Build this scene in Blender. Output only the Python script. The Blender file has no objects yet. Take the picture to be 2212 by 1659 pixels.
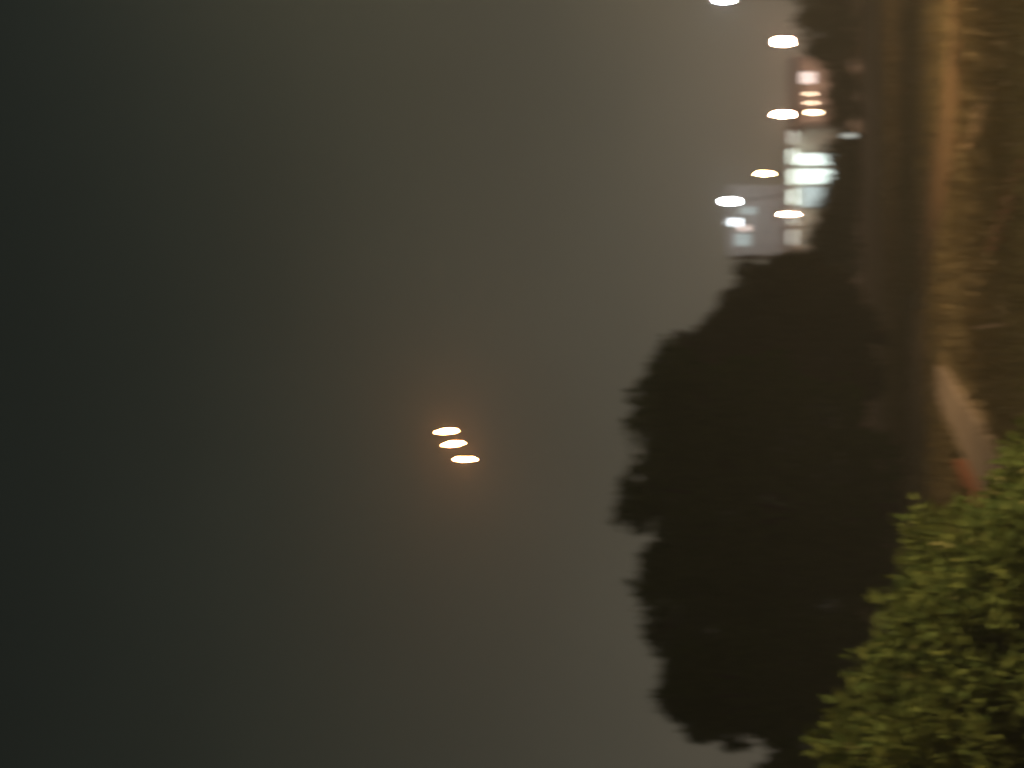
import bpy, bmesh, math, random
from mathutils import Vector, Matrix, noise
R = math.radians
sc = bpy.context.scene
C = sc.collection
random.seed(7)

# ------------------------------------------------------------------ camera
# A phone held on its side: world "up" points to the left of the picture.
EYE = Vector((0, 0, 1.7))
FOV = R(24.0)
F = 1106.0 / math.tan(FOV / 2)            # focal length in units of a 2212 px wide frame
PITCH = math.atan((1800 - 1106) / F)      # horizon sits at 1800 of 2212
fwd = Vector((0, math.cos(PITCH), math.sin(PITCH)))
up = Vector((0, -math.sin(PITCH), math.cos(PITCH)))
cx, cy, cz = -up, Vector((1, 0, 0)), -fwd
cam_d = bpy.data.cameras.new('camera')
cam = bpy.data.objects.new('camera', cam_d)
C.objects.link(cam)
m = Matrix((cx, cy, cz)).transposed().to_4x4()
m.translation = EYE
cam.matrix_world = m
cam_d.sensor_width = 36.0
cam_d.angle = FOV
cam_d.clip_start = 0.05
cam_d.clip_end = 6000
cam_d.dof.use_dof = True                  # the phone focused on the near shrub
cam_d.dof.focus_distance = 4.0
cam_d.dof.aperture_blades = 5
cam_d.dof.aperture_rotation = R(14)
RATIO = 0.23
cam_d.dof.aperture_ratio = RATIO
LONG = 0.038                              # long side of the lens opening, metres
cam_d.dof.aperture_fstop = cam_d.lens * 0.001 / (LONG * RATIO * 1.0)
sc.camera = cam


def at(px, py, D):
    """A point at depth D (world Y) on the ray through picture position px, py."""
    d = fwd * F + cx * (px - 1106) + cy * (829.5 - py)
    return EYE + d * (D / d.y)


def gnd(px, py):
    d = fwd * F + cx * (px - 1106) + cy * (829.5 - py)
    return EYE + d * (-EYE.z / d.z)


# ------------------------------------------------------------------ sky
w = bpy.data.worlds.new('World')
sc.world = w
w.use_nodes = True
nt = w.node_tree
for n in list(nt.nodes):
    nt.nodes.remove(n)
N = nt.nodes.new
L = nt.links.new
out = N('ShaderNodeOutputWorld')
tc = N('ShaderNodeTexCoord')
sep = N('ShaderNodeSeparateXYZ')
L(tc.outputs['Generated'], sep.inputs[0])
ramp = N('ShaderNodeValToRGB')            # light pollution by height above the horizon
mr = N('ShaderNodeMapRange')
mr.inputs[1].default_value = -0.02
mr.inputs[2].default_value = 0.5
L(sep.outputs['Z'], mr.inputs[0])
L(mr.outputs[0], ramp.inputs[0])
stops = [(-0.02, (0.1576, 0.138, 0.1037)), (0.035, (0.149, 0.132, 0.0979)), (0.088, (0.0993, 0.097, 0.0739)), (0.157, (0.0583, 0.0605, 0.0456)), (0.23, (0.0301, 0.0362, 0.0278)), (0.335, (0.0129, 0.0176, 0.0152)), (0.5, (0.0105, 0.0125, 0.0115))]
e = ramp.color_ramp.elements
while len(e) < len(stops):
    e.new(0.5)
for i, (z, c) in enumerate(stops):
    e[i].position = min(1, (z + 0.02) / 0.52)
    e[i].color = (*c, 1)
ramp.color_ramp.interpolation = 'B_SPLINE'
azm = N('ShaderNodeMapRange')             # the town's light dome is to the right
azm.interpolation_type = 'SMOOTHSTEP'
azm.inputs[1].default_value = -0.32
azm.inputs[2].default_value = 0.32
azm.inputs[3].default_value = 0.68
azm.inputs[4].default_value = 0.95
L(sep.outputs['X'], azm.inputs[0])
nz = N('ShaderNodeTexNoise')              # thin cloud
nz.inputs['Scale'].default_value = 7
nz.inputs['Detail'].default_value = 3
L(tc.outputs['Generated'], nz.inputs['Vector'])
nzr = N('ShaderNodeMapRange')
nzr.inputs[1].default_value = 0.25
nzr.inputs[2].default_value = 0.75
nzr.inputs[3].default_value = 0.90
nzr.inputs[4].default_value = 1.10
L(nz.outputs['Fac'], nzr.inputs[0])
mul = N('ShaderNodeMath')
mul.operation = 'MULTIPLY'
L(azm.outputs[0], mul.inputs[0])
L(nzr.outputs[0], mul.inputs[1])
bg = N('ShaderNodeBackground')
L(ramp.outputs['Color'], bg.inputs['Color'])
L(mul.outputs[0], bg.inputs['Strength'])
sky = N('ShaderNodeTexSky')
sky.sky_type = 'NISHITA'
sky.sun_disc = False
sky.sun_elevation = R(-6)
sky.sun_rotation = R(200)
bg2 = N('ShaderNodeBackground')
bg2.inputs['Strength'].default_value = 0.02
L(sky.outputs[0], bg2.inputs['Color'])
add = N('ShaderNodeAddShader')
L(bg.outputs[0], add.inputs[0])
L(bg2.outputs[0], add.inputs[1])
L(add.outputs[0], out.inputs['Surface'])

# faint moonlight
sd = bpy.data.lights.new('moon', 'SUN')
sd.energy = 0.012
sd.angle = R(0.5)
sd.color = (.85, .92, 1)
so = bpy.data.objects.new('moon', sd)
so.rotation_euler = (R(50), 0, R(-160))
so.location = (0, 0, 60)
C.objects.link(so)

sc.view_settings.view_transform = 'Standard'
sc.view_settings.look = 'None'
sc.view_settings.exposure = 0
sc.view_settings.gamma = 1
sc.cycles.use_denoising = True
sc.cycles.max_bounces = 6
sc.cycles.volume_bounces = 0
sc.cycles.sample_clamp_indirect = 4
sc.cycles.use_adaptive_sampling = False
sc.cycles.caustics_reflective = False
sc.cycles.caustics_refractive = False

# ------------------------------------------------------------------ materials


def mat(name, col, rough=.85, var=.25, scale=4.0, col2=None, bump=0.0, island=0.0, trans=0.0, spec=.3):
    ma = bpy.data.materials.new(name)
    ma.use_nodes = True
    t = ma.node_tree
    p = t.nodes['Principled BSDF']
    p.inputs['Roughness'].default_value = rough
    p.inputs['Specular IOR Level'].default_value = spec
    c2 = col2 or tuple(c * (1 - var) for c in col)
    tcn = t.nodes.new('ShaderNodeTexCoord')
    no = t.nodes.new('ShaderNodeTexNoise')
    no.inputs['Scale'].default_value = scale
    no.inputs['Detail'].default_value = 5
    t.links.new(tcn.outputs['Object'], no.inputs['Vector'])
    rp = t.nodes.new('ShaderNodeValToRGB')
    rp.color_ramp.elements[0].position = .32
    rp.color_ramp.elements[1].position = .68
    rp.color_ramp.elements[0].color = (*c2, 1)
    rp.color_ramp.elements[1].color = (*col, 1)
    src = rp.outputs['Color']
    if island:
        ge = t.nodes.new('ShaderNodeNewGeometry')
        mx = t.nodes.new('ShaderNodeMixRGB')
        mx.inputs[0].default_value = island
        t.links.new(no.outputs['Fac'], mx.inputs[1])
        t.links.new(ge.outputs['Random Per Island'], mx.inputs[2])
        t.links.new(mx.outputs[0], rp.inputs[0])
        rp.color_ramp.elements[0].position = .1
        rp.color_ramp.elements[1].position = .9
    else:
        t.links.new(no.outputs['Fac'], rp.inputs[0])
    t.links.new(src, p.inputs['Base Color'])
    if bump:
        b = t.nodes.new('ShaderNodeBump')
        b.inputs['Strength'].default_value = bump
        b.inputs['Distance'].default_value = .05
        n2 = t.nodes.new('ShaderNodeTexNoise')
        n2.inputs['Scale'].default_value = scale * 6
        t.links.new(tcn.outputs['Object'], n2.inputs['Vector'])
        t.links.new(n2.outputs['Fac'], b.inputs['Height'])
        t.links.new(b.outputs[0], p.inputs['Normal'])
    if trans:
        tr = t.nodes.new('ShaderNodeBsdfTranslucent')
        t.links.new(src, tr.inputs['Color'])
        ms = t.nodes.new('ShaderNodeMixShader')
        ms.inputs[0].default_value = trans
        t.links.new(p.outputs[0], ms.inputs[1])
        t.links.new(tr.outputs[0], ms.inputs[2])
        t.links.new(ms.outputs[0], t.nodes['Material Output'].inputs['Surface'])
    return ma


def glow(name, col, s):
    ma = bpy.data.materials.new(name)
    ma.use_nodes = True
    t = ma.node_tree
    t.nodes.remove(t.nodes['Principled BSDF'])
    em = t.nodes.new('ShaderNodeEmission')
    em.inputs['Color'].default_value = (*col, 1)
    em.inputs['Strength'].default_value = s
    t.links.new(em.outputs[0], t.nodes['Material Output'].inputs['Surface'])
    return ma


M_soil = mat('dry grass ground', (.215, .158, .080), .95, scale=.16, col2=(.135, .112, .052), bump=.6)
M_track = mat('reddish dirt', (.150, .086, .038), .95, scale=.2, col2=(.105, .072, .033), bump=.5)
M_soil2 = mat('pale soil', (.27, .185, .10), .95, scale=1.2, col2=(.18, .125, .07), bump=.4)
M_track2 = mat('red soil', (.26, .11, .05), .95, scale=1.2, col2=(.17, .085, .04), bump=.4)
M_conc = mat('concrete', (.40, .33, .27), .9, scale=1.6, col2=(.22, .17, .13), bump=.4)
M_gravel = mat('pale gravel', (.34, .25, .17), .95, scale=1.5, col2=(.22, .16, .10), bump=.4)
M_terra = mat('terracotta', (.25, .095, .042), .85, scale=6, bump=.2)
M_grass = mat('dry grass blades', (.20, .155, .075), .9, scale=.2, col2=(.13, .108, .048), island=.6, trans=.25)
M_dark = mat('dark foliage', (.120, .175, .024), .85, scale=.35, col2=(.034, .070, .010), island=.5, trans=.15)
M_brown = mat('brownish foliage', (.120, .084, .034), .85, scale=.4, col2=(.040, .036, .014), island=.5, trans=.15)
M_far = mat('far foliage', (.034, .034, .013), .9, scale=.6, col2=(.018, .020, .008), island=.4)
M_leaf = mat('shrub leaves', (.165, .175, .042), .75, scale=1.5, col2=(.050, .086, .022), island=.45, trans=.35, spec=.12)
M_tip = mat('pale leaf tips', (.30, .26, .10), .7, scale=3, col2=(.18, .17, .05), island=.5, trans=.25)
M_bark = mat('bark', (.075, .055, .038), .95, scale=8, bump=.6)
M_pole = mat('painted steel pole', (.10, .10, .10), .5, scale=5)
M_wallw = mat('pale render wall', (.62, .62, .55), .9, scale=.7, col2=(.40, .40, .35))
M_wallp = mat('pinkish render wall', (.42, .40, .38), .9, scale=1.2, col2=(.30, .29, .28))
M_wallg = mat('grey render wall', (.34, .31, .27), .9, scale=1.2, col2=(.25, .23, .20))
M_roof = mat('roof sheet', (.16, .15, .14), .7, scale=3)
M_frame = mat('window frame', (.30, .31, .30), .5, scale=6)
M_metal = mat('pale sheet metal', (.62, .63, .60), .5, scale=4)
M_wood = mat('weathered wood', (.42, .30, .22), .9, scale=9)
M_paper = mat('dark cap', (.04, .03, .02), .6, scale=9)

G_warm = glow('warm lamp glass', (1.0, .57, .40), 640)
G_amber = glow('amber lamp glass', (1.0, .62, .26), 400)
G_white = glow('cool lamp glass', (.82, .90, 1.0), 400)
G_sky = glow('amber light', (1.0, .40, .13), 2300)
G_shop = glow('lit shop window', (.85, 1.0, .93), 2.3)
G_shop2 = glow('dim shop window', (.70, .85, .84), 1.0)
G_tube = glow('fluorescent tube', (.88, 1.0, .88), 18)
G_tube2 = glow('dim fluorescent tube', (.92, .97, .88), 7)
G_boll = glow('pale bollard lens', (.9, .95, .86), .8)
G_win = glow('warm lit window', (1.0, .74, .50), 9)
G_winb = glow('bright warm lit window', (1.0, .76, .46), 40)
G_winp = glow('pale pink lit window', (1.0, .80, .72), 2.5)
G_winc = glow('cool lit window', (.86, .94, 1.0), 9)

# ------------------------------------------------------------------ helpers


def tag(o, label=None, cat=None, group=None, kind=None):
    if label:
        o['label'] = label
    if cat:
        o['category'] = cat
    if group:
        o['group'] = group
    if kind:
        o['kind'] = kind
    return o


def empty(name, loc, rz=0, **k):
    o = bpy.data.objects.new(name, None)
    o.location = loc
    o.rotation_euler = (0, 0, rz)
    o.empty_display_size = .3
    C.objects.link(o)
    return tag(o, **k)


def link(name, me, ma, parent=None, smooth=False):
    me.materials.append(ma)
    if smooth:
        me.polygons.foreach_set('use_smooth', [True] * len(me.polygons))
    o = bpy.data.objects.new(name, me)
    C.objects.link(o)
    if parent:
        o.parent = parent
    return o


def from_bm(name, bm, ma, parent=None, smooth=False):
    bmesh.ops.recalc_face_normals(bm, faces=bm.faces)
    me = bpy.data.meshes.new(name)
    bm.to_mesh(me)
    bm.free()
    return link(name, me, ma, parent, smooth)


def bm_box(bm, x0, x1, y0, y1, z0, z1, bev=0.0):
    r = bmesh.ops.create_cube(bm, size=1)
    vs = r['verts']
    for v in vs:
        v.co = Vector(((x0 + x1) / 2 + v.co.x * (x1 - x0), (y0 + y1) / 2 + v.co.y * (y1 - y0), (z0 + z1) / 2 + v.co.z * (z1 - z0)))
    if bev:
        es = {ed for v in vs for ed in v.link_edges}
        bmesh.ops.bevel(bm, geom=list(es), offset=bev, segments=1, affect='EDGES')


def box(name, dims, ma, parent=None, bev=0.0):
    bm = bmesh.new()
    bm_box(bm, *dims, bev=bev)
    return from_bm(name, bm, ma, parent)


def bm_lathe(bm, prof, seg=12, c=Vector((0, 0, 0))):
    rings = []
    for r, z in prof:
        if r < 1e-5:
            rings.append([bm.verts.new(c + Vector((0, 0, z)))])
        else:
            rings.append([bm.verts.new(c + Vector((r * math.cos(2 * math.pi * k / seg), r * math.sin(2 * math.pi * k / seg), z))) for k in range(seg)])
    for a, b in zip(rings, rings[1:]):
        for k in range(seg):
            k2 = (k + 1) % seg
            if len(a) == 1 and len(b) == 1:
                continue
            if len(a) == 1:
                bm.faces.new((a[0], b[k], b[k2]))
            elif len(b) == 1:
                bm.faces.new((a[k], a[k2], b[0]))
            else:
                bm.faces.new((a[k], a[k2], b[k2], b[k]))


def lathe(name, prof, ma, parent=None, seg=12, loc=(0, 0, 0)):
    bm = bmesh.new()
    bm_lathe(bm, prof, seg, Vector(loc))
    return from_bm(name, bm, ma, parent, True)


def bm_tube(bm, pts, rads, seg=8):
    rings = []
    for i, p in enumerate(pts):
        t = (pts[min(i + 1, len(pts) - 1)] - pts[max(i - 1, 0)]).normalized()
        a = t.orthogonal().normalized()
        b = t.cross(a)
        rings.append([bm.verts.new(p + (a * math.cos(2 * math.pi * k / seg) + b * math.sin(2 * math.pi * k / seg)) * rads[i]) for k in range(seg)])
    for A, B in zip(rings, rings[1:]):
        # match the closest start so that rings do not twist
        s = min(range(seg), key=lambda q: (A[0].co - B[q].co).length)
        for k in range(seg):
            bm.faces.new((A[k], A[(k + 1) % seg], B[(k + 1 + s) % seg], B[(k + s) % seg]))
    bm.faces.new(rings[0])
    bm.faces.new(rings[-1])


def leaves(name, pts, size, ma, parent, droop=.3, aspect=.45, rnd=None):
    """pts: (position, outward normal). Each leaf: a folded blade of two quads."""
    rnd = rnd or random
    vs, fs = [], []
    for p, n in pts:
        d = Vector((rnd.gauss(0, 1), rnd.gauss(0, 1), rnd.gauss(0, .8) - droop)) * .8 + n * 1.0
        d.normalize()
        s = d.cross(Vector((rnd.gauss(0, 1), rnd.gauss(0, 1), rnd.gauss(0, 1) + .6)))
        if s.length < 1e-4:
            continue
        s.normalize()
        u = s.cross(d)
        l = size * rnd.uniform(.65, 1.35)
        wd = l * aspect * .5
        f = u * wd * rnd.uniform(.2, .7)
        tipd = u * (-l * rnd.uniform(0, .25))
        i = len(vs)
        mid = p + d * l * .5
        vs += [p, mid + s * wd + f, p + d * l + tipd, mid - s * wd + f, mid]
        fs += [(i, i + 1, i + 4), (i + 1, i + 2, i + 4), (i, i + 4, i + 3), (i + 4, i + 2, i + 3)]
    me = bpy.data.meshes.new(name)
    me.from_pydata([tuple(v) for v in vs], [], fs)
    return link(name, me, ma, parent)


def rand_dir(rnd):
    v = Vector((rnd.gauss(0, 1), rnd.gauss(0, 1), rnd.gauss(0, 1)))
    return v.normalized()


def lobe_points(rnd, lobes, n, twig=.35):
    """Leaf positions over lumpy lobes (centre, radius): clumps on the shell, gaps between."""
    tot = sum(r * r for _, r in lobes)
    pts = []
    for c, r in lobes:
        k = int(n * r * r / tot)
        nc = max(6, k // 34)
        for _ in range(nc):
            d = rand_dir(rnd)
            rr = r * (.35 + .55 * rnd.random() ** .5)
            cc = c + d * rr
            cr = min(twig, r * .5) * rnd.uniform(.6, 1.3)
            for _ in range(k // nc + 1):
                q = rand_dir(rnd)
                pts.append((cc + q * cr * rnd.random() ** .4, (q + d).normalized()))
    return pts


def tree(name, label, base, lobes, n, size, ma, seed, twig=.35, trunk_r=.2, cat='tree', group=None):
    rnd = random.Random(seed)
    b = Vector((base[0], base[1], 0))
    root = empty(name, b, label=label, cat=cat, group=group)
    L2 = [(c - b, r) for c, r in lobes]
    if cat == 'tree' and base[1] < 100:
        for c, r in list(L2):
            for _ in range(5):
                d = rand_dir(rnd)
                d.z = abs(d.z) * .8
                L2.append((c + d.normalized() * r * rnd.uniform(.95, 1.25), r * rnd.uniform(.10, .26)))
    bm = bmesh.new()
    top = sum((c for c, _ in L2), Vector()) / len(L2)
    fork = Vector((top.x * .25, top.y * .25, max(.6, top.z * .45)))
    bm_tube(bm, [Vector((0, 0, -.1)), Vector((0, 0, .15)), fork * .5 + Vector((rnd.uniform(-.1, .1), 0, 0)), fork],
            [trunk_r * 1.5, trunk_r * 1.1, trunk_r * .9, trunk_r * .75])
    for c, r in L2[:len(lobes)]:
        mid = fork.lerp(c, .5) + Vector((rnd.uniform(-.3, .3), rnd.uniform(-.3, .3), rnd.uniform(0, .3))) * r * .4
        rr = trunk_r * min(.55, .2 + r * .12)
        bm_tube(bm, [fork * .92, mid, c], [rr, rr * .7, rr * .35], 6)
        for _ in range(3):
            bm_tube(bm, [c.lerp(mid, .3), c + rand_dir(rnd) * r * .8], [rr * .4, rr * .12], 5)
    from_bm('trunk', bm, M_bark, root, True)
    leaves('crown', lobe_points(rnd, L2, n, twig), size, ma, root, rnd=rnd)
    return root


# ------------------------------------------------------------------ ground
def hgt(x, y):
    return 0.0


bm = bmesh.new()
xs = [-3000, -600, -120, -40] + [-24 + 2 * i for i in range(31)] + [60, 140, 600, 3000]
ys = [-300, -60, -10] + [4 + 2 * i for i in range(60)] + [140, 170, 210, 260, 400, 900, 4000]
gv = {}
for i, x in enumerate(xs):
    for j, y in enumerate(ys):
        z = 0
        if -24 <= x <= 36 and 4 <= y <= 122:
            z = noise.noise(Vector((x * .13, y * .13, 3))) * .03 - .015
        gv[i, j] = bm.verts.new((x, y, z - .02))
for i in range(len(xs) - 1):
    for j in range(len(ys) - 1):
        bm.faces.new((gv[i, j], gv[i + 1, j], gv[i + 1, j + 1], gv[i, j + 1]))
g = from_bm('ground', bm, M_soil, None, True)
tag(g, 'dry brown grass ground under warm lamp light', None, None, 'structure')


def ribbon(name, pts, widths, z, thick, ma, label, edge=.0, seed=1, parent=None):
    rnd = random.Random(seed)
    # smooth the centre line
    P = []
    for i in range(len(pts) - 1):
        p0, p1, p2, p3 = (pts[max(i - 1, 0)], pts[i], pts[i + 1], pts[min(i + 2, len(pts) - 1)])
        for k in range(8):
            t = k / 8
            q = .5 * ((2 * p1) + (p2 - p0) * t + (2 * p0 - 5 * p1 + 4 * p2 - p3) * t * t + (3 * p1 - p0 - 3 * p2 + p3) * t ** 3)
            P.append((q, widths[i] * (1 - t) + widths[i + 1] * t))
    P.append((pts[-1], widths[-1]))
    bm = bmesh.new()
    rows = []
    for i, (p, wd) in enumerate(P):
        a = P[max(i - 1, 0)][0]
        b = P[min(i + 1, len(P) - 1)][0]
        t = (b - a)
        t.z = 0
        t.normalize()
        s = Vector((t.y, -t.x, 0))
        w1 = wd * .5 * (1 + rnd.uniform(-edge, edge))
        w2 = wd * .5 * (1 + rnd.uniform(-edge, edge))
        row = []
        for o_, zz in ((-w1, z - thick), (-w1, z), (w2, z), (w2, z - thick)):
            row.append(bm.verts.new((p.x + s.x * o_, p.y + s.y * o_, zz)))
        rows.append(row)
    for A, B in zip(rows, rows[1:]):
        for k in range(3):
            bm.faces.new((A[k], A[k + 1], B[k + 1], B[k]))
    o = from_bm(name, bm, ma, parent)
    if parent is None:
        tag(o, label, None, None, 'structure')
    return o


# dirt track coming in from the town side and crossing below the dark trees
tp = [gnd(2062, -200), gnd(2066, 60), gnd(2062, 180), gnd(2035, 340), gnd(2000, 520), gnd(1992, 640)]
ribbon('dirt_track', tp,
       [2.6, 2.4, 2.0, 1.6, 1.2, .3], .012, .1, M_track, 'reddish dirt track curving across the dry grass', .06)
ribbon('gravel_lane', [gnd(2000, 800), gnd(1976, 850), gnd(1971, 1050), gnd(1970, 1260), gnd(1968, 1700)], [.6, 3.6, 4.2, 4.2, 4.2], .018, .1, M_gravel, 'pale gravel lane running below the dark trees', .06, 6)
# narrow concrete footpath from the track towards the near shrub
ribbon('bare_soil', [gnd(2150, 165), gnd(2135, 215), gnd(2108, 275), gnd(2082, 325)], [.1, .3, .34, .1], .016, .1, M_soil2, 'pale bare soil strip between the dirt track and the footpath', .3, 3)
ribbon('bare_soil', [gnd(2215, 360), gnd(2190, 410), gnd(2168, 470), gnd(2138, 540)], [.2, .34, .36, .12], .016, .1, M_track2, 'reddish bare soil strip near the wooden stake', .3, 4)
pp = [gnd(2028, 822), gnd(2046, 848), gnd(2085, 918), gnd(2122, 985), gnd(2160, 1065), gnd(2235, 1210)]
ribbon('footpath', pp, [.5, .62, .66, .66, .66, .66], .05, .12, M_conc, 'narrow pale concrete footpath running towards the near shrub', .03)
ed = [p + Vector((-.48, 0, 0)) for p in pp[2:]]
ribbon('path_edging', ed, [.08, .2, .24, .24], .14, .25, M_terra, 'orange terracotta edging strip along the concrete footpath', .05)

# dry grass tufts
rnd = random.Random(11)
vs, fs = [], []


def on_path(x, y):
    for a, b, lim in [(a, b, .55) for a, b in zip(pp, pp[1:])] + [(a, b, 1.15) for a, b in zip(tp, tp[1:])]:
        ab = Vector((b.x - a.x, b.y - a.y))
        t = max(0, min(1, ((x - a.x) * ab.x + (y - a.y) * ab.y) / ab.length_squared))
        if math.hypot(x - a.x - ab.x * t, y - a.y - ab.y * t) < lim:
            return True
    return False


for _ in range(34000):
    y = 12 + 75 * rnd.random() ** 1.6
    x = rnd.uniform(-.30, .30) * y + rnd.uniform(-1, 1)
    if noise.noise(Vector((x * .25, y * .25, 9))) < -.4 or on_path(x, y):
        continue
    if 45 < y < 56 and x < 2:
        continue
    h = rnd.uniform(.05, .20) * (1 + .6 * noise.noise(Vector((x * .5, y * .5, 2))))
    for _ in range(4):
        a = rnd.uniform(0, 6.28)
        p = Vector((x + rnd.gauss(0, .06), y + rnd.gauss(0, .06), -.05))
        s = Vector((math.cos(a), math.sin(a), 0)) * rnd.uniform(.008, .02)
        t = Vector((rnd.gauss(0, .5), rnd.gauss(0, .5), 1)) * h
        i = len(vs)
        vs += [tuple(p - s), tuple(p + s), tuple(p + s * .6 + t * .6), tuple(p - s * .6 + t * .6), tuple(p + t * 1.15 + s * 1.5)]
        fs += [(i, i + 1, i + 2, i + 3), (i + 3, i + 2, i + 4)]
me = bpy.data.meshes.new('dry_grass')
me.from_pydata(vs, [], fs)
gr = link('dry_grass', me, M_grass)
tag(gr, 'short dry grass tufts growing over the ground', 'grass', None, 'stuff')

# ------------------------------------------------------------------ near shrub (lit, lower corner)
rnd = random.Random(5)
root = empty('shrub', (-3.0, 13.6, 0), label='big leafy yellow green shrub lit warmly beside the concrete footpath', cat='shrub')
lobes = []
prof = [(2275, 870, .14), (2215, 965, .18), (2170, 1095, .18), (2085, 1172, .20), (2045, 1200, .26), (2015, 1290, .28), (1965, 1370, .28),
        (1935, 1460, .28), (1905, 1540, .28), (1850, 1640, .30), (1815, 1760, .30), (1790, 1900, .32), (1800, 2060, .34), (1850, 2220, .34)]
for px, py, r in prof:
    for dy in (-.45, 0.05, .5):
        p = at(px + 24 + abs(dy) * 40 + rnd.uniform(-12, 25), py, 13.5) + Vector((rnd.uniform(-.06, .06), dy, 0))
        lobes.append((p - root.location, r * rnd.uniform(.8, 1.1)))
    k = 1
    while True:                                   # fill the body below the outline
        p = at(px + 34 + k * 130, py + rnd.uniform(-30, 30), 13.5)
        if p.z < .1:
            break
        for dy in (-.7, -.15, .5):
            lobes.append((p + Vector((rnd.uniform(-.16, .16), dy + rnd.uniform(-.18, .18), rnd.uniform(-.12, .12))) - root.location, rnd.uniform(.16, .34)))
        k += 1
bm = bmesh.new()
for k in range(9):
    b = Vector((rnd.uniform(-.8, 1.2), rnd.uniform(-.3, .3), -.05))
    for _ in range(4):
        c = rnd.choice(lobes)[0]
        bm_tube(bm, [b, b.lerp(c, .5) + Vector((0, 0, .15)), c], [.03, .02, .008], 6)
from_bm('stem', bm, M_bark, root, True)
pts = lobe_points(rnd, lobes, 52000, .13)
leaves('foliage', pts, .085, M_leaf, root, droop=-.1, aspect=.42, rnd=rnd)
tips = []  # paler yellowish leaves scattered along the shrub's outline
for px, py, r in prof:
    for _ in range(16):
        q = at(px + rnd.uniform(-4, 70), py + rnd.uniform(-50, 50), 13.5 + rnd.uniform(-.7, .3))
        tips.append((q - root.location, Vector((.1, -.2, 1)).normalized()))
leaves('pale_leaf_tip', tips, .09, M_tip, root, droop=-.6, aspect=.3, rnd=rnd)['kind'] = 'stuff'

# ------------------------------------------------------------------ dark trees, 50-80 m away


def L_(D, *lst):
    rr = random.Random(len(lst) * 17 + int(D))
    o_ = []
    for px, py, rp in lst:
        o_.append((at(px, py, D + rr.uniform(-1.2, 1.2)), rp / F * D))
    return o_


# main, broad crown
lob = L_(60, (1462, 800, 55), (1440, 860, 58), (1432, 925, 60), (1362, 917, 7), (1460, 985, 58), (1395, 1050, 46), (1382, 1095, 46), (1450, 1075, 75), (1470, 1165, 62), (1436, 1215, 46), (1428, 1268, 52),
         (1460, 1325, 50), (1412, 1372, 26), (1440, 1385, 34), (1490, 1420, 62), (1500, 900, 70), (1530, 960, 80), (1520, 1230, 75), (1530, 1150, 80), (1545, 880, 90), (1560, 1000, 100), (1560, 1130, 105), (1550, 1260, 100), (1580, 1370, 90), (1660, 850, 95), (1680, 970, 100),
         (1690, 1100, 110), (1690, 1230, 110), (1680, 1360, 95), (1790, 900, 85), (1800, 1020, 90), (1810, 1150, 95), (1800, 1290, 95), (1890, 1000, 60), (1895, 1120, 62), (1895, 1240, 62))
bp = at(1800, 1110, 60)
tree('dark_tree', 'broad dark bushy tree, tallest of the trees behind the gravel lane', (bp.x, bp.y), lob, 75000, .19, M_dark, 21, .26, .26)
# right shoulder, a bit farther
lob = L_(74, (1690, 590, 34), (1735, 582, 34), (1632, 612, 42), (1660, 655, 50), (1592, 682, 46), (1560, 712, 40), (1500, 765, 52), (1480, 800, 45), (1690, 650, 62), (1640, 730, 80), (1600, 790, 80), (1730, 720, 85), (1700, 800, 85),
         (1790, 640, 62), (1800, 760, 80), (1840, 700, 50), (1850, 820, 55))
bp = at(1800, 730, 74)
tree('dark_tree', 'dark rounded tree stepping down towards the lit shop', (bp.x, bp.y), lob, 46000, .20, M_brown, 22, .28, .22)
# left
lob = L_(55, (1490, 1450, 50), (1482, 1505, 52), (1530, 1548, 46), (1600, 1450, 90), (1610, 1540, 62), (1700, 1430, 100), (1720, 1530, 75), (1810, 1420, 95), (1830, 1510, 75), (1900, 1450, 70), (1680, 1570, 36), (1790, 1580, 45))
bp = at(1800, 1480, 55)
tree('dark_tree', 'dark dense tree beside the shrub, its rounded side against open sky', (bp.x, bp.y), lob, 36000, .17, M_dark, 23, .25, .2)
# low tree at the edge
lob = L_(48, (1665, 1690, 46), (1710, 1650, 40), (1735, 1690, 62), (1800, 1650, 60), (1800, 1760, 90), (1720, 1800, 70), (1880, 1700, 80))
bp = at(1800, 1740, 48)
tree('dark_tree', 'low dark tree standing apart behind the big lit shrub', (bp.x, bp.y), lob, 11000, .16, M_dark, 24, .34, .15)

# ------------------------------------------------------------------ far trees and shrubs by the town
rr = random.Random(31)


def far_plant(name, label, D, cpx, cpy, lst, n, size, seed, cat='tree', ma=None):
    bp = at(1800, cpy, D)
    tree(name, label, (bp.x, bp.y), L_(D, *lst), n, size, ma or M_far, seed, .6, .12, cat)


far_plant('far_tree', 'dark tree beyond the dirt track under the warm street lamp', 150, 1760, 60,
          [(1745, -20, 34), (1755, 40, 36), (1770, 95, 34), (1790, 30, 50), (1800, 110, 42), (1820, -20, 55), (1835, 70, 50), (1740, -90, 40), (1800, -100, 60)], 9000, .34, 41)
far_plant('far_shrub', 'dark shrub in front of the small house with three lit windows', 155, 1810, 190,
          [(1812, 160, 26), (1808, 205, 26), (1806, 250, 24), (1832, 180, 24), (1832, 235, 24)], 3500, .3, 42, 'shrub')
far_plant('far_shrub', 'low dark shrub below the unlit end of the shop', 158, 1815, 320,
          [(1822, 300, 22), (1814, 335, 28), (1836, 315, 24), (1838, 355, 24)], 2600, .3, 43, 'shrub')
far_plant('far_shrub', 'dark shrub hiding the foot of the lit shop windows', 152, 1815, 420,
          [(1826, 372, 28), (1812, 415, 34), (1794, 458, 34), (1822, 450, 34), (1840, 400, 28)], 3500, .3, 44, 'shrub')
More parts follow.
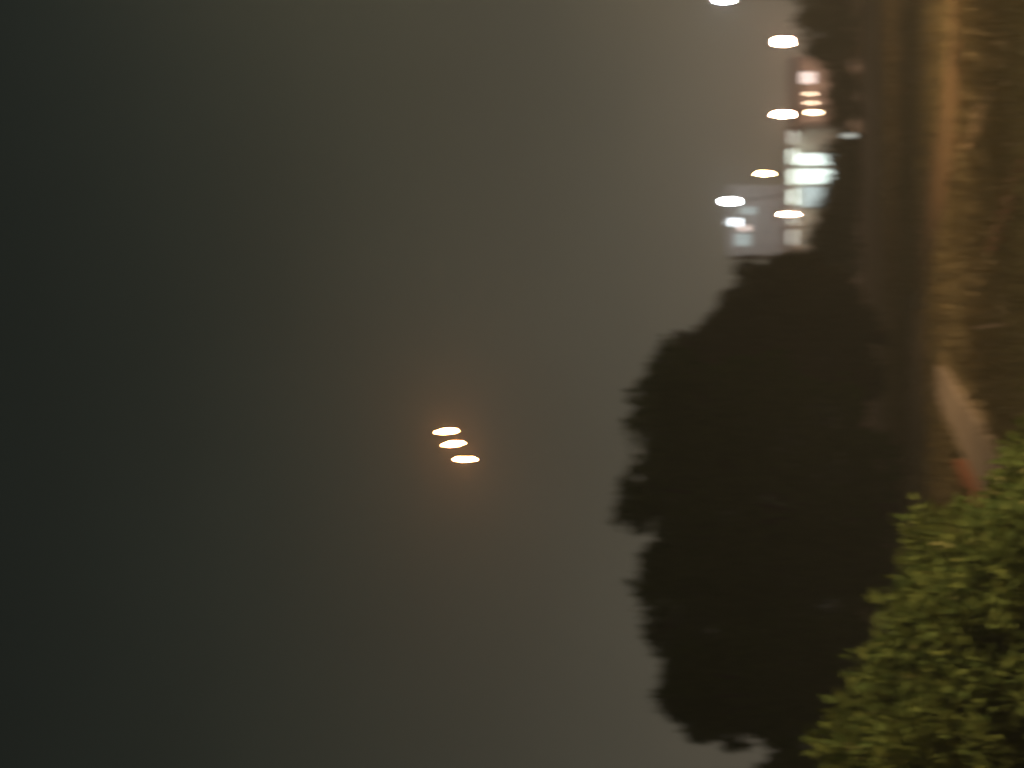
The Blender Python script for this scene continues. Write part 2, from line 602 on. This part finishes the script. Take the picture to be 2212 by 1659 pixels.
far_plant('far_tree', 'low dark tree between the shop and the dark rounded tree', 140, 1790, 530,
          [(1794, 492, 36), (1784, 530, 38), (1772, 565, 36), (1820, 520, 34), (1810, 570, 40), (1830, 480, 22), (1740, 590, 28)], 5500, .3, 45)

# ------------------------------------------------------------------ buildings


def window(parent, X, y, z, wd, h, ma, mull=1):
    """A lit window standing proud of a wall whose face is at y (towards the camera)."""
    bm = bmesh.new()
    f = .06
    bm_box(bm, X - wd / 2 - f, X + wd / 2 + f, y - .07, y - .004, z - h / 2 - f, z - h / 2)
    bm_box(bm, X - wd / 2 - f, X + wd / 2 + f, y - .07, y - .004, z + h / 2, z + h / 2 + f)
    bm_box(bm, X - wd / 2 - f, X - wd / 2, y - .069, y - .004, z - h / 2 + .001, z + h / 2 - .001)
    bm_box(bm, X + wd / 2, X + wd / 2 + f, y - .069, y - .004, z - h / 2 + .001, z + h / 2 - .001)
    fo = from_bm('window_frame', bm, M_frame, parent)
    pw = wd / mull
    for k in range(mull):
        box('pane', (X - wd / 2 + k * pw + .015, X - wd / 2 + (k + 1) * pw - .015, y - .04, y - .006, z - h / 2 + .004, z + h / 2 - .004), ma, fo)
    return fo


def gable(name, x0, x1, y0, y1, z0, z1, over, ma, parent):
    bm = bmesh.new()
    ym = (y0 + y1) / 2
    a, b = x0 - over, x1 + over
    sec = [(y0 - over, z0), (ym, z1), (y1 + over, z0), (y1 + over, z0 - .15), (ym, z1 - .15), (y0 - over, z0 - .15)]
    A = [bm.verts.new((a, y, z)) for y, z in sec]
    B = [bm.verts.new((b, y, z)) for y, z in sec]
    for k in range(6):
        bm.faces.new((A[k], A[(k + 1) % 6], B[(k + 1) % 6], B[k]))
    for S in (A, B):
        bm.faces.new((S[0], S[1], S[4], S[5]))
        bm.faces.new((S[1], S[2], S[3], S[4]))
    return from_bm(name, bm, ma, parent)


# the shop
D = 218
s = D / F
X0, X1 = (829.5 - 545) * s, (829.5 - 272) * s
zt = 1.7 + 98 * s
b = empty('shop', ((X0 + X1) / 2, D, 0), label='pale single storey shop with a brightly lit glazed front', cat='building')
hw = (X1 - X0) / 2
box('wall', (-hw, hw, 0, 9, 0, zt - .35), M_wallw, b)
box('parapet', (-hw - .12, hw + .12, -.12, 9.12, zt - .348, zt), M_wallg, b)
xc = (829.5 - 385) * s - b.location.x
# glazed front: two bright bays, dim bay beside
for k, (px0, px1, ma) in enumerate(((334, 362, G_shop), (367, 402, G_shop), (405, 452, G_shop2))):
    xa = (829.5 - px1) * s - b.location.x
    xb = (829.5 - px0) * s - b.location.x
    window(b, (xa + xb) / 2, 0, 3.3 if k < 2 else 3.6, xb - xa - .12, 3.0 if k < 2 else 2.2, ma, 1 if k == 0 else 2)
box('door', ((829.5 - 320) * s - b.location.x - .5, (829.5 - 320) * s - b.location.x + .5, -.05, -.004, 0, 2.2), M_frame, b)
xa, xb = -hw + .3, hw - .3
hood = box('canopy', (xa, xb, -1.5, -.005, 5.32, 5.46), M_metal, b)
nt_ = 6
for k in range(nt_):
    a_ = xa + (xb - xa) * k / nt_ + .25
    c_ = xa + (xb - xa) * (k + 1) / nt_ - .25
    box('lamp_tube', (a_, c_, -1.2, -.9, 5.27, 5.318), G_tube if 2 <= k <= 4 else G_tube2, hood)
box('roof_vent', (-2.4, -1.6, 3, 3.8, zt + .001, zt + .7), M_metal, b, .05)

# small house with three lit windows
D = 205
s = D / F
X0, X1 = (829.5 - 268) * s, (829.5 - 128) * s
b = empty('small_house', ((X0 + X1) / 2, D, 0), label='small pinkish house with three lit windows in a row', cat='building')
hw = (X1 - X0) / 2
box('wall', (-hw, hw, 0, 6, 0, 4.3), M_wallp, b)
gable('roof', -hw, hw, 0, 6, 4.46, 5.5, .3, M_roof, b)
for px, py, ma, wd, h in ((1750, 203, G_win, .24, .45), (1752, 222.5, G_win, .22, .5), (1757, 243, G_winb, .30, .6), (1745, 168, G_winp, 1.0, .8)):
    p = at(px, py, D)
    window(b, p.x - b.location.x, 0, p.z, wd, h, ma)
box('door', (hw - .75, hw - .15, -.05, -.004, 0, 2.1), M_frame, b)

# taller block further back
D = 252
s = D / F
X0, X1 = (829.5 - 552) * s, (829.5 - 402) * s
zt = 1.7 + 222 * s
b = empty('apartment_block', ((X0 + X1) / 2, D, 0), label='tall grey block behind the shop with a few lit upper windows', cat='building')
hw = (X1 - X0) / 2
box('wall', (-hw, hw, 0, 9, 0, zt - .4), M_wallg, b)
box('parapet', (-hw - .15, hw + .15, -.15, 9.15, zt - .398, zt), M_wallg, b)
for px, py, ma, wd, h in ((1584, 480, G_winc, .8, .9), (1608, 493, G_winp, .7, .6), (1604, 518, G_shop2, 1.3, 1.0), (1617, 455, G_shop2, .8, .9)):
    p = at(px, py, D)
    window(b, p.x - b.location.x, 0, p.z, wd, h, ma)

# ------------------------------------------------------------------ lamps in the town


def shear(o, z0, k, bend=0.0):
    for v in o.data.vertices:
        h_ = v.co.z - z0
        v.co.x += k * h_ + bend * math.sin(h_ * 11)


def post_lamp(label, px, py, D, glass, wd=.42, h=.85, lean=0.0, name='street_lamp'):
    p = at(px, py, D)
    root = empty(name, (p.x, p.y, 0), label=label, cat='street lamp', group='lit street lamps in the town')
    zb = p.z - h / 2
    lathe('base', [(.0, -.05), (.24, -.05), (.24, .12), (.17, .2), (.15, .7), (.09, .8)], M_pole, root, 10)
    lathe('pole', [(.08, .75), (.05, zb - .12), (.09, zb - .1), (.12, zb - .02), (0, zb - .02)], M_pole, root, 10)
    r = wd / 2
    lathe('lamp_glass', [(0, zb), (r * .7, zb + .01), (r, zb + h * .25), (r * 1.0, zb + h * .7), (r * .75, zb + h * .96), (0, zb + h * .98)], glass, root, 10)
    shear(root.children[-1], zb, -lean)
    lathe('cap', [(r * .8, zb + h * .99), (r * .85, zb + h * 1.02), (r * .4, zb + h * 1.1), (0, zb + h * 1.16)], M_pole, root, 10)
    shear(root.children[-1], zb, -lean)
    return root


post_lamp('tall cool white street lamp rising beyond the far dark tree', 1565, 0, 215, G_white, .5)
post_lamp('warm street lamp above the far dark tree, short of the small house', 1692, 90, 190, G_warm, .62, .85)
post_lamp('warm street lamp above the roof of the small house', 1692, 247, 192, G_warm, .42, .9, .12)
post_lamp('amber street lamp standing behind the shop roof', 1652, 375, 230, G_amber, .30, .6, .0)
post_lamp('tall cool white street lamp in front of the grey block', 1577, 435, 243, G_white, .55, 1.0, .06)
post_lamp('warm street lamp at the dim end of the shop', 1703, 463, 198, G_warm, .22, .85, .28)

# small pale box and stake
p = at(1832, 293, 146)
b = empty('bollard_light', (p.x, p.y, 0), label='low bollard light with a pale glowing lens in front of the shop', cat='bollard')
lathe('post', [(0, -.05), (.14, -.05), (.14, .04), (.09, .06), (.09, .45), (0, .45)], M_pole, b, 12)
lathe('lens', [(0, .452), (.13, .455), (.15, .6), (.15, .95), (.12, 1.05), (0, 1.06)], G_boll, b, 12)
lathe('cap', [(0, 1.062), (.19, 1.065), (.17, 1.12), (0, 1.17)], M_pole, b, 12)

q = gnd(2185, 695)
b = empty('wooden_stake', (q.x, q.y, 0), label='short leaning wooden stake in the dry grass', cat='stake')
bm = bmesh.new()
bm_box(bm, -.025, .025, -.02, .02, -.1, .36)
for v in bm.verts:
    if v.co.z > .2:
        v.co.x = v.co.x * .6 - .06
from_bm('stake', bm, M_wood, b)

# ------------------------------------------------------------------ three lights in the sky


def sky_light(label, px, py, D, bend):
    p = at(px, py, D)
    root = empty('floating_light', (p.x, p.y, p.z - .26), label=label, cat='light', group='amber lights hanging in the sky')
    env = lathe('glowing_envelope', [(0, .0), (.03, .01), (.045, .08), (.05, .14), (.035, .24), (.05, .34), (.05, .42), (.035, .54), (0, .60)], G_sky, root, 12)
    shear(env, 0, -.2, bend)
    lathe('rim', [(.035, -.05), (.045, -.05), (.045, -.005), (.035, -.005), (.035, -.05)], M_paper, root, 12)
    return root


sky_light('glowing amber light in the night sky, highest of three in a slanting row', 966, 930, 150, .035)
sky_light('glowing amber light in the night sky, middle of three in a slanting row', 980, 957, 150, .04)
sky_light('glowing amber light in the night sky, lowest of three in a slanting row', 1006, 990, 150, -.045)

# ------------------------------------------------------------------ roadside lamps beside the lawn


def arm_lamp(label, x, y, h, rz, watts, col):
    root = empty('street_lamp', (x, y, 0), rz, label=label, cat='street lamp', group='arm street lamps beside the grass')
    lathe('base', [(0, -.05), (.2, -.05), (.2, .1), (.12, .16), (.10, .8), (0.07, .85)], M_pole, root, 12)
    lathe('pole', [(.07, .8), (.045, h), (0, h)], M_pole, root, 12)
    bm = bmesh.new()
    bm_tube(bm, [Vector((0, 0, h - .1)), Vector((.3, 0, h + .12)), Vector((1.1, 0, h + .2))], [.04, .035, .03])
    from_bm('arm', bm, M_pole, root, True)
    bm = bmesh.new()
    bm_box(bm, 1.0, 1.6, -.14, .14, h + .15, h + .27, .04)
    from_bm('lamp_head', bm, M_pole, root)
    box('lens', (1.08, 1.54, -.10, .10, h + .12, h + .147), glow('sodium lens', col, 30), root)
    ld = bpy.data.lights.new('lamp_light', 'SPOT')
    ld.energy = watts
    ld.color = col
    ld.spot_size = R(162)
    ld.spot_blend = .6
    ld.shadow_soft_size = .12
    lo = bpy.data.objects.new('lamp_light', ld)
    lo.location = (1.31, 0, h + .10)
    lo.parent = root
    C.objects.link(lo)


arm_lamp('warm arm street lamp opposite the near shrub', 5.2, 10.5, 5.5, R(180), 5600, (1, .78, .44))
arm_lamp('warm arm street lamp beside the concrete footpath', 10.0, 34, 6.5, R(180), 7600, (1, .66, .34))
arm_lamp('warm arm street lamp beside the dirt track', 20, 70, 7.5, R(180), 5600, (1, .60, .28))

# ------------------------------------------------------------------ haze
hz = box('haze', (-70, 90, -6, 300, -1.2, 40), bpy.data.materials.new('haze air'), None)
ma = hz.data.materials[0]
ma.use_nodes = True
t = ma.node_tree
t.nodes.remove(t.nodes['Principled BSDF'])
pv = t.nodes.new('ShaderNodeVolumePrincipled')
pv.inputs['Color'].default_value = (.94, .92, .84, 1)
pv.inputs['Density'].default_value = .0017
pv.inputs['Anisotropy'].default_value = .0
t.links.new(pv.outputs[0], t.nodes['Material Output'].inputs['Volume'])
tag(hz, 'thin night haze', None, None, 'stuff')
